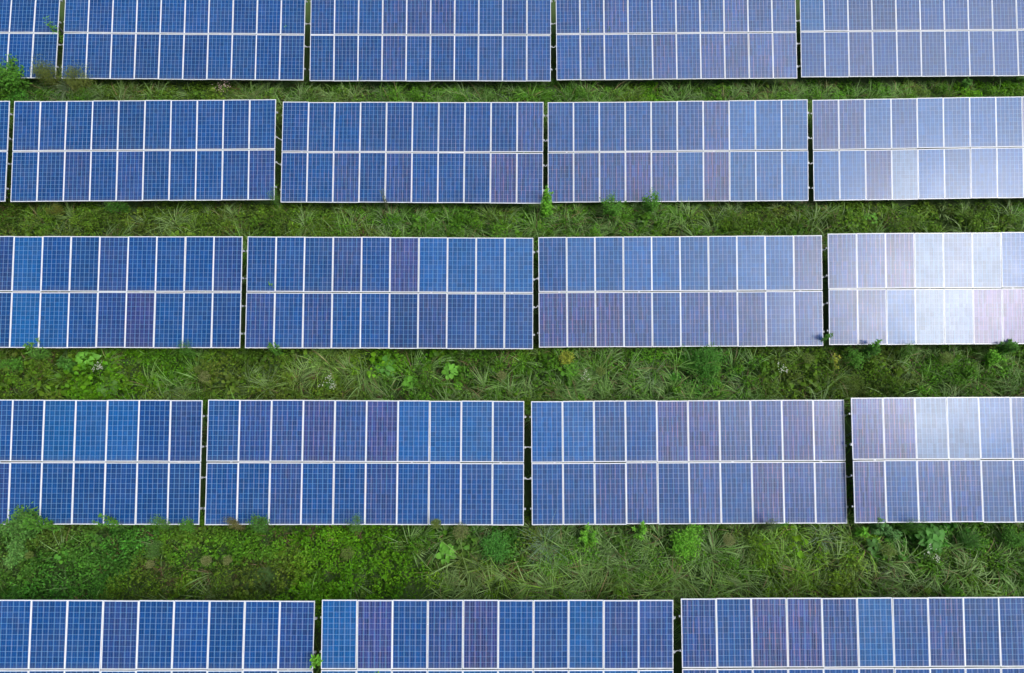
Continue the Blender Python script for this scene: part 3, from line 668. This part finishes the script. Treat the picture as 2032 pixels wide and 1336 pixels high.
BR = (.105, .27, .030); MID = (.070, .19, .028); DK = (.050, .145, .022); BL = (.085, .20, .040); OLV = (.13, .18, .04); TAN = (.18, .20, .07); PALE = (.17, .24, .12); YEL = (.22, .25, .04)
G1 = 'weeds grown up along the low edges of the solar tables'; G2 = 'large grass tufts between the rows'; G3 = 'dried seed heads among the weeds'; G4 = 'sprouts in the seams of the solar tables'
for a_ in [
 ('shrub', 14, 145, 1.3, .85, 'bright leafy bush overlapping the top row at the left edge of the photo', 'bush', MID, .15, 2.6),
 ('leafy_weed', 104, 52, 2.1, .30, 'light green sprig poking up in the first gap of the top row', 'weed', BR, .13, .8),
 ('feathery_weed', 84, 138, 1.3, .55, 'rusty olive weed mass over the corner of the first top row table', 'weed', (.12, .15, .045), .11, 3.0),
 ('feathery_weed', 152, 150, 1.2, .75, 'rusty olive weed clump over the low left corner of the second top row table', 'weed', (.13, .16, .045), .11, 3.4),
 ('grass_tuft', 112, 135, 1.4, .5, 'tall grey green grass tangled among the rusty weeds at upper left', 'grass tuft', (.14, .19, .10), .1, 2.2),
 ('grass_tuft', 190, 178, .8, .45, 'pale grass tuft right of the rusty weeds at upper left', 'grass tuft', PALE, .1, .9),
 ('flowering_weed', 437, 176, .8, .45, 'weed with faded pink blossoms below the second table of the top row', 'weed', (.09, .12, .05), .07, 1.2),
 ('grass_tuft', 925, 178, .9, .5, 'arching grass tuft below the middle table of the top row', 'grass tuft', PALE, .1, .9),
 ('grass_tuft', 770, 178, .8, .45, 'grass tuft leaning left of centre in the uppermost strip', 'grass tuft', (.12, .19, .08), .1, .9),
 ('grass_tuft', 1012, 185, .9, .4, 'pale grass fan just left of the centre gap in the uppermost strip', 'grass tuft', PALE, .1, .8),
 ('leafy_weed', 1925, 165, .8, .35, 'dark leafy weed under the last table of the top row', 'weed', DK, .16, 1.2),
 ('leafy_weed', 1083, 388, 1.6, .34, 'tall bright leafy weed standing in the centre gap of the second row', 'weed', BR, .19, 1.0),
 ('leafy_weed', 1086, 412, .9, .22, 'broad rosette of leaves at the foot of the tall weed in the second row gap', 'weed', BR, .24, .7),
 ('shrub', 1218, 403, 1.3, .48, 'dense bushy weed against the low edge of the lavender second row table', 'weed', MID, .09, 1.3),
 ('shrub', 1296, 396, 1.4, .38, 'taller loose weed right of the bushy one in the second row', 'weed', MID, .10, .9),
 ('grass_tuft', 1290, 430, .7, .5, 'drooping grass at the foot of the taller loose weed in the second row', 'grass tuft', PALE, .1, .8),
 ('feathery_weed', 762, 382, 1.3, .16, 'thin grey weed in front of the second row, left of centre', 'weed', (.12, .14, .10), .07, .35),
 ('grass_tuft', 760, 425, .8, .5, 'pale grass tuft below the thin grey weed', 'grass tuft', PALE, .1, 1.0),
 ('feathery_weed', 545, 390, 1.2, .3, 'fine weed in the first gap of the second row', 'weed', BL, .06, .8),
 ('shrub', 230, 408, .8, .4, 'round dark green weed below the first whole table of the second row', 'weed', DK, .08, 1.2),
 ('feathery_weed', 105, 412, .8, .35, 'yellowish weed near the left end below the second row', 'weed', (.14, .15, .03), .07, 1.0),
 ('grass_tuft', 1455, 415, .8, .4, 'pale grass fan below the right half of the lavender table', 'grass tuft', PALE, .1, .8),
 ('broadleaf_plant', 1728, 435, .55, .3, 'bright green broad leaves in the second strip near the right', 'weed', BR, .14, .8),
 ('grass_tuft', 2010, 408, .8, .5, 'drooping grass at the right end below the second row', 'grass tuft', PALE, .1, .9),
 ('leafy_weed', 72, 690, 1.15, .42, 'blue green leafy weed over the low edge at the left end of the middle row', 'weed', BL, .13, 1.6),
 ('leafy_weed', 122, 722, .9, .36, 'dark star leaved weed right of the blue green one in the middle row', 'weed', (.06, .16, .03), .19, 1.2),
 ('shrub', 20, 720, .8, .4, 'bushy mid green weed at the left edge below the middle row', 'weed', MID, .09, 1.2),
 ('broadleaf_plant', 170, 712, .65, .42, 'cluster of wide rounded leaves below the left table of the middle row', 'weed', BR, .26, 1.0),
 ('broadleaf_plant', 215, 765, .5, .45, 'patch of wide yellow green leaves low in the third strip at left', 'weed', (.08, .17, .03), .22, 1.3),
 ('flowering_weed', 197, 726, .7, .26, 'white blossomed weed among the wide leaves at left', 'weed', MID, .07, .9),
 ('feathery_weed', 368, 690, 1.1, .28, 'wispy green weed over the low edge of the left middle row table', 'weed', MID, .06, .7),
 ('seed_plume', 408, 750, .8, .22, 'tan seed head left of the first gap in the third strip', 'seed head', TAN, .1, 1.0),
 ('seed_plume', 395, 735, .8, .14, 'small olive seed head just above the tan one in the third strip', 'seed head', OLV, .1, .6),
 ('leafy_weed', 543, 690, 1.15, .22, 'small bushy weed over the foot of the second middle row table', 'weed', MID, .09, .9),
 ('grass_tuft', 668, 735, .7, .7, 'lush yellow green grass clump in the third strip left of centre', 'grass tuft', (.12, .22, .025), .1, 2.6),
 ('grass_tuft', 725, 765, .6, .5, 'smaller yellow green grass clump right of the lush one', 'grass tuft', (.13, .21, .025), .1, 1.6),
 ('flowering_weed', 657, 762, .7, .3, 'weed dusted with white blossoms left of the lush grass clump', 'weed', MID, .07, 1.1),
 ('broadleaf_plant', 765, 730, .6, .4, 'wide green leaves right of the lush grass clump', 'weed', MID, .22, 1.1),
 ('broadleaf_plant', 893, 735, .6, .32, 'small cluster of bright wide leaves at the centre of the third strip', 'weed', BR, .2, .9),
 ('broadleaf_plant', 815, 758, .5, .28, 'bright wide leaves beside brown stalks in the third strip', 'weed', BR, .2, .7),
 ('seed_plume', 995, 745, .8, .17, 'tan seed head at the centre of the third strip', 'seed head', TAN, .1, .8),
 ('shrub', 1123, 708, .9, .3, 'weed with yellow green tips below the centre of the middle row', 'weed', YEL, .08, 1.0),
 ('shrub', 1135, 738, .7, .33, 'round mid green weed under the yellow tipped one', 'weed', BR, .06, 1.3),
 ('seed_plume', 1192, 737, .8, .18, 'olive seed head right of the round green weed in the third strip', 'seed head', OLV, .1, .8),
 ('flowering_weed', 1162, 750, .6, .2, 'pale faded blossoms beside the olive seed head', 'weed', MID, .06, .6),
 ('grass_tuft', 1300, 738, .9, .6, 'large pale grass fan right of centre in the third strip', 'grass tuft', PALE, .1, .8),
 ('shrub', 1410, 712, 1.0, .62, 'wide dense dark green weed below the third table of the middle row', 'weed', (.05, .16, .025), .08, 2.4),
 ('grass_tuft', 1487, 750, 1.0, .5, 'upright pale grass stalks right of the dense dark weed', 'grass tuft', PALE, .1, .6),
 ('leafy_weed', 1643, 665, 1.3, .18, 'dark leafy weed in the last gap of the middle row', 'weed', DK, .10, .9),
 ('leafy_weed', 1734, 690, 1.2, .20, 'dark star leaved weed over the low edge of the glaring table', 'weed', DK, .18, .8),
 ('feathery_weed', 1812, 690, 1.2, .24, 'faint blue green weed in front of the glaring white panel', 'weed', BL, .06, .5),
 ('leafy_weed', 2003, 688, 1.2, .26, 'dark leafy weed at the right end of the middle row', 'weed', DK, .17, 1.1),
 ('shrub', 1975, 710, .9, .28, 'light green leafy weed left of the dark one at the right end', 'weed', BR, .11, .9),
 ('leafy_weed', 1658, 718, .7, .3, 'yellowing leafy weed below the last gap of the middle row', 'weed', YEL, .12, 1.0),
 ('shrub', 1700, 710, .8, .38, 'bushy green weed right of the yellowing one', 'weed', MID, .08, 1.4),
 ('flowering_weed', 1552, 735, .7, .25, 'white blossomed weed in the third strip left of the last gap', 'weed', MID, .06, .9),
 ('seed_plume', 1878, 712, .9, .24, 'large olive seed head below the glaring white panels', 'seed head', OLV, .1, 1.2),
 ('seed_plume', 1602, 714, .9, .2, 'olive seed head below the third table of the middle row', 'seed head', OLV, .1, .9),
 ('grass_tuft', 1768, 712, .8, .35, 'pale spiky grass tuft below the glaring table', 'grass tuft', PALE, .1, .5),
 ('feathery_weed', 1690, 765, .7, .6, 'large soft olive green weed mound in the third strip at right', 'weed', (.09, .14, .03), .09, 2.4),
 ('grass_tuft', 1955, 755, .8, .8, 'wide yellowish grass clump at the right of the third strip', 'grass tuft', (.13, .20, .05), .1, 1.8),
 ('shrub', 42, 1040, 1.3, .50, 'big pale leafy shrub over the foot of the left fourth row table', 'shrub', (.075, .18, .045), .12, 1.6),
 ('leafy_weed', 72, 1022, 1.6, .26, 'tallest shoot of leaves beside the big pale shrub', 'weed', MID, .14, .9),
 ('shrub', 28, 1095, .8, .42, 'grey green leafy weed below the big pale shrub', 'weed', (.09, .20, .06), .14, 1.3),
 ('leafy_weed', 210, 1030, 1.35, .25, 'upright weed over the low edge beside the big pale shrub', 'weed', MID, .11, .9),
 ('feathery_weed', 308, 1032, 1.3, .28, 'wispy blue green weed left of the first gap in the fourth row', 'weed', BL, .07, .7),
 ('shrub', 368, 1035, 1.1, .2, 'small weed against the table just left of the first gap in the fourth row', 'weed', MID, .06, .6),
 ('feathery_weed', 460, 1035, 1.2, .2, 'rust tipped weed over the foot of the second fourth row table', 'weed', (.14, .13, .06), .07, .7),
 ('shrub', 515, 1032, 1.2, .26, 'dense dark weed right of the rust tipped one', 'weed', (.055, .15, .03), .06, 1.0),
 ('feathery_weed', 703, 1036, 1.2, .3, 'low wispy weed over the low edge left of the centre of the fourth row', 'weed', BL, .06, .6),
 ('seed_plume', 866, 1038, 1.2, .14, 'olive seed head just over the low edge of the second fourth row table', 'seed head', OLV, .1, .8),
 ('seed_plume', 915, 1055, .9, .28, 'wide tan seed head left of the centre gap in the fourth row', 'seed head', TAN, .1, 1.1),
 ('seed_plume', 409, 1113, .9, .16, 'pale tan seed head in the lowest strip, left one of a pair', 'seed head', TAN, .1, .9),
 ('seed_plume', 452, 1112, .9, .14, 'pale tan seed head in the lowest strip, right one of a pair', 'seed head', TAN, .1, .8),
 ('seed_plume', 297, 1120, .8, .13, 'brownish seed head left of the pair in the lowest strip', 'seed head', TAN, .1, .7),
 ('seed_plume', 62, 1102, .9, .12, 'olive seed head near the left edge of the lowest strip', 'seed head', OLV, .1, .7),
 ('seed_plume', 690, 1098, .8, .22, 'olive seed head in the clover left of centre in the lowest strip', 'seed head', OLV, .1, .9),
 ('feathery_weed', 300, 1092, .8, .32, 'grey green feathery weed below the first gap of the fourth row', 'weed', (.08, .17, .05), .07, 1.6),
 ('shrub', 985, 1085, .9, .55, 'dark bluish clover like bush left of the big grass fan', 'weed', (.055, .18, .035), .08, 2.6),
 ('broadleaf_plant', 885, 1098, .6, .33, 'bright green broad leaves left of the dark bluish bush', 'weed', BR, .22, .9),
 ('grass_tuft', 814, 1085, .7, .3, 'yellow green grass spray in the lowest strip left of centre', 'grass tuft', (.17, .25, .03), .1, .6),
 ('grass_tuft', 1082, 1075, 1.0, .75, 'big silvery grass fan below the centre of the fourth row', 'grass tuft', (.17, .25, .15), .1, 2.0),
 ('grass_tuft', 1118, 1095, .8, .5, 'pale drooping grass right of the big silvery fan', 'grass tuft', PALE, .1, 1.0),
 ('grass_tuft', 1022, 1125, .7, .4, 'reddish dry grass left of the big silvery fan', 'grass tuft', (.22, .15, .06), .1, .8),
 ('leafy_weed', 1168, 1060, 1.0, .42, 'bright leafy weed cluster right of the big silvery grass fan', 'weed', BR, .13, 2.2),
 ('leafy_weed', 1275, 1052, 1.0, .36, 'second bright leafy weed cluster, at the middle of the fourth row', 'weed', BR, .12, 1.7),
 ('shrub', 1362, 1078, 1.0, .55, 'broad leafy bush below the third table of the fourth row', 'weed', BR, .11, 2.2),
 ('leafy_weed', 1382, 1048, 1.1, .26, 'leafy top of weeds touching the table above the broad leafy bush', 'weed', BR, .12, 1.1),
 ('grass_tuft', 1222, 1085, .9, .4, 'tall bent grass between the two bright leafy clusters', 'grass tuft', PALE, .1, .5),
 ('grass_tuft', 1300, 1095, .9, .5, 'crossing pale grass blades left of the broad leafy bush', 'grass tuft', PALE, .1, .7),
 ('grass_tuft', 1220, 1135, .7, .6, 'lush yellowish grass clump under the bright leafy clusters', 'grass tuft', (.15, .22, .04), .1, 1.8),
 ('grass_tuft', 1355, 1145, .7, .6, 'lush grass clump below the broad leafy bush', 'grass tuft', (.13, .20, .04), .1, 1.5),
 ('seed_plume', 1445, 1072, .9, .2, 'tan seed head right of the broad leafy bush', 'seed head', TAN, .1, 1.0),
 ('feathery_weed', 1530, 1036, 1.2, .2, 'sparse weed over the low edge of the streaked fourth row table', 'weed', (.09, .13, .06), .06, .5),
 ('leafy_weed', 1554, 1032, 1.3, .11, 'thin upright shoot against the streaked fourth row table', 'weed', MID, .07, .4),
 ('grass_tuft', 1645, 1060, .9, .55, 'silvery grass tuft left of the last gap in the fourth row', 'grass tuft', (.18, .25, .15), .1, 1.2),
 ('grass_tuft', 1662, 1085, .8, .35, 'short pale grass below the silvery tuft at right', 'grass tuft', PALE, .1, .6),
 ('leafy_weed', 1718, 1055, .8, .18, 'single star of long bright leaves right of the last fourth row gap', 'weed', BR, .26, .5),
 ('leafy_weed', 1755, 1045, 1.2, .28, 'upright bright leafy weed overlapping the right fourth row table', 'weed', (.08, .18, .07), .15, 1.1),
 ('leafy_weed', 1778, 1055, .9, .26, 'pale leafy weed close right of the upright bright one', 'weed', (.08, .18, .07), .15, .9),
 ('feathery_weed', 1826, 1030, 1.35, .28, 'wispy weed over the low edge of the right fourth row table', 'weed', DK, .06, .6),
 ('broadleaf_plant', 1850, 1070, .7, .5, 'wide rounded leaves spreading below the right fourth row table', 'weed', (.06, .17, .03), .25, 1.6),
 ('broadleaf_plant', 1735, 1082, .6, .26, 'few rounded leaves below the star leaved weed', 'weed', (.06, .15, .03), .2, .6),
 ('feathery_weed', 1930, 1070, .9, .4, 'dark bluish feathery weed at the right of the lowest strip', 'weed', (.045, .13, .03), .07, 1.8),
 ('flowering_weed', 1850, 1098, .7, .32, 'pale blossoms below the wide rounded leaves', 'weed', MID, .06, .9),
 ('seed_plume', 1763, 1092, .8, .26, 'tan seed head below the upright bright leafy weed', 'seed head', OLV, .1, 1.0),
 ('leafy_weed', 1712, 1120, .8, .35, 'yellow green leafy weed in the middle of the lowest strip at right', 'weed', (.12, .20, .03), .11, 1.4),
 ('grass_tuft', 1795, 1120, .9, .5, 'pale grass fan right of the yellow green leafy weed', 'grass tuft', PALE, .1, .9),
 ('shrub', 2015, 1070, .9, .4, 'dark leafy weed at the right edge of the lowest strip', 'weed', DK, .08, 1.4),
]:
    kd, px, py, H, Rr, lb, cat, tint, lf, n_ = a_
    g = G1 if cat in ('weed', 'bush', 'shrub') else (G2 if cat == 'grass tuft' else G3)
    plant(kd, px, py, H, Rr, lb, cat, tint, lf, n_, group=g, gap=px in (104, 1083, 1643, 545))
plant('leafy_weed', 632, 1312, 1.7, .26, 'tall bright leafy weed in the first gap of the bottom row', 'weed', BR, .16, 1.2, group=G1, gap=True)
for (px, py, nm, label) in [(569, 62, '0B', 'small green sprout in the seam of the second top row table'),
        (1166, 66, '0D', 'faint left sprout in the seam of the fourth top row table'), (1206, 67, '0D', 'dark green right sprout in the seam of the fourth top row table'),
        (543, 574, '2B', 'tiny pale sprout in the seam of the second middle row table'), (750, 1330, '4B', 'green sprout in the seam of the middle bottom row table')]:
    p = ray(px, py, TM[nm].translation.z + .05)
    p = np.array([p[0], TM[nm].translation.y, TM[nm].translation.z])
    plant('sprout', px, py, p[2]+.16, .10, label, 'sprout', BR if px != 1206 else MID, .13, 1.3, group=G4, gap=True)
print('verts', sum(len(o.data.vertices) for o in scene.objects if o.type == 'MESH'))
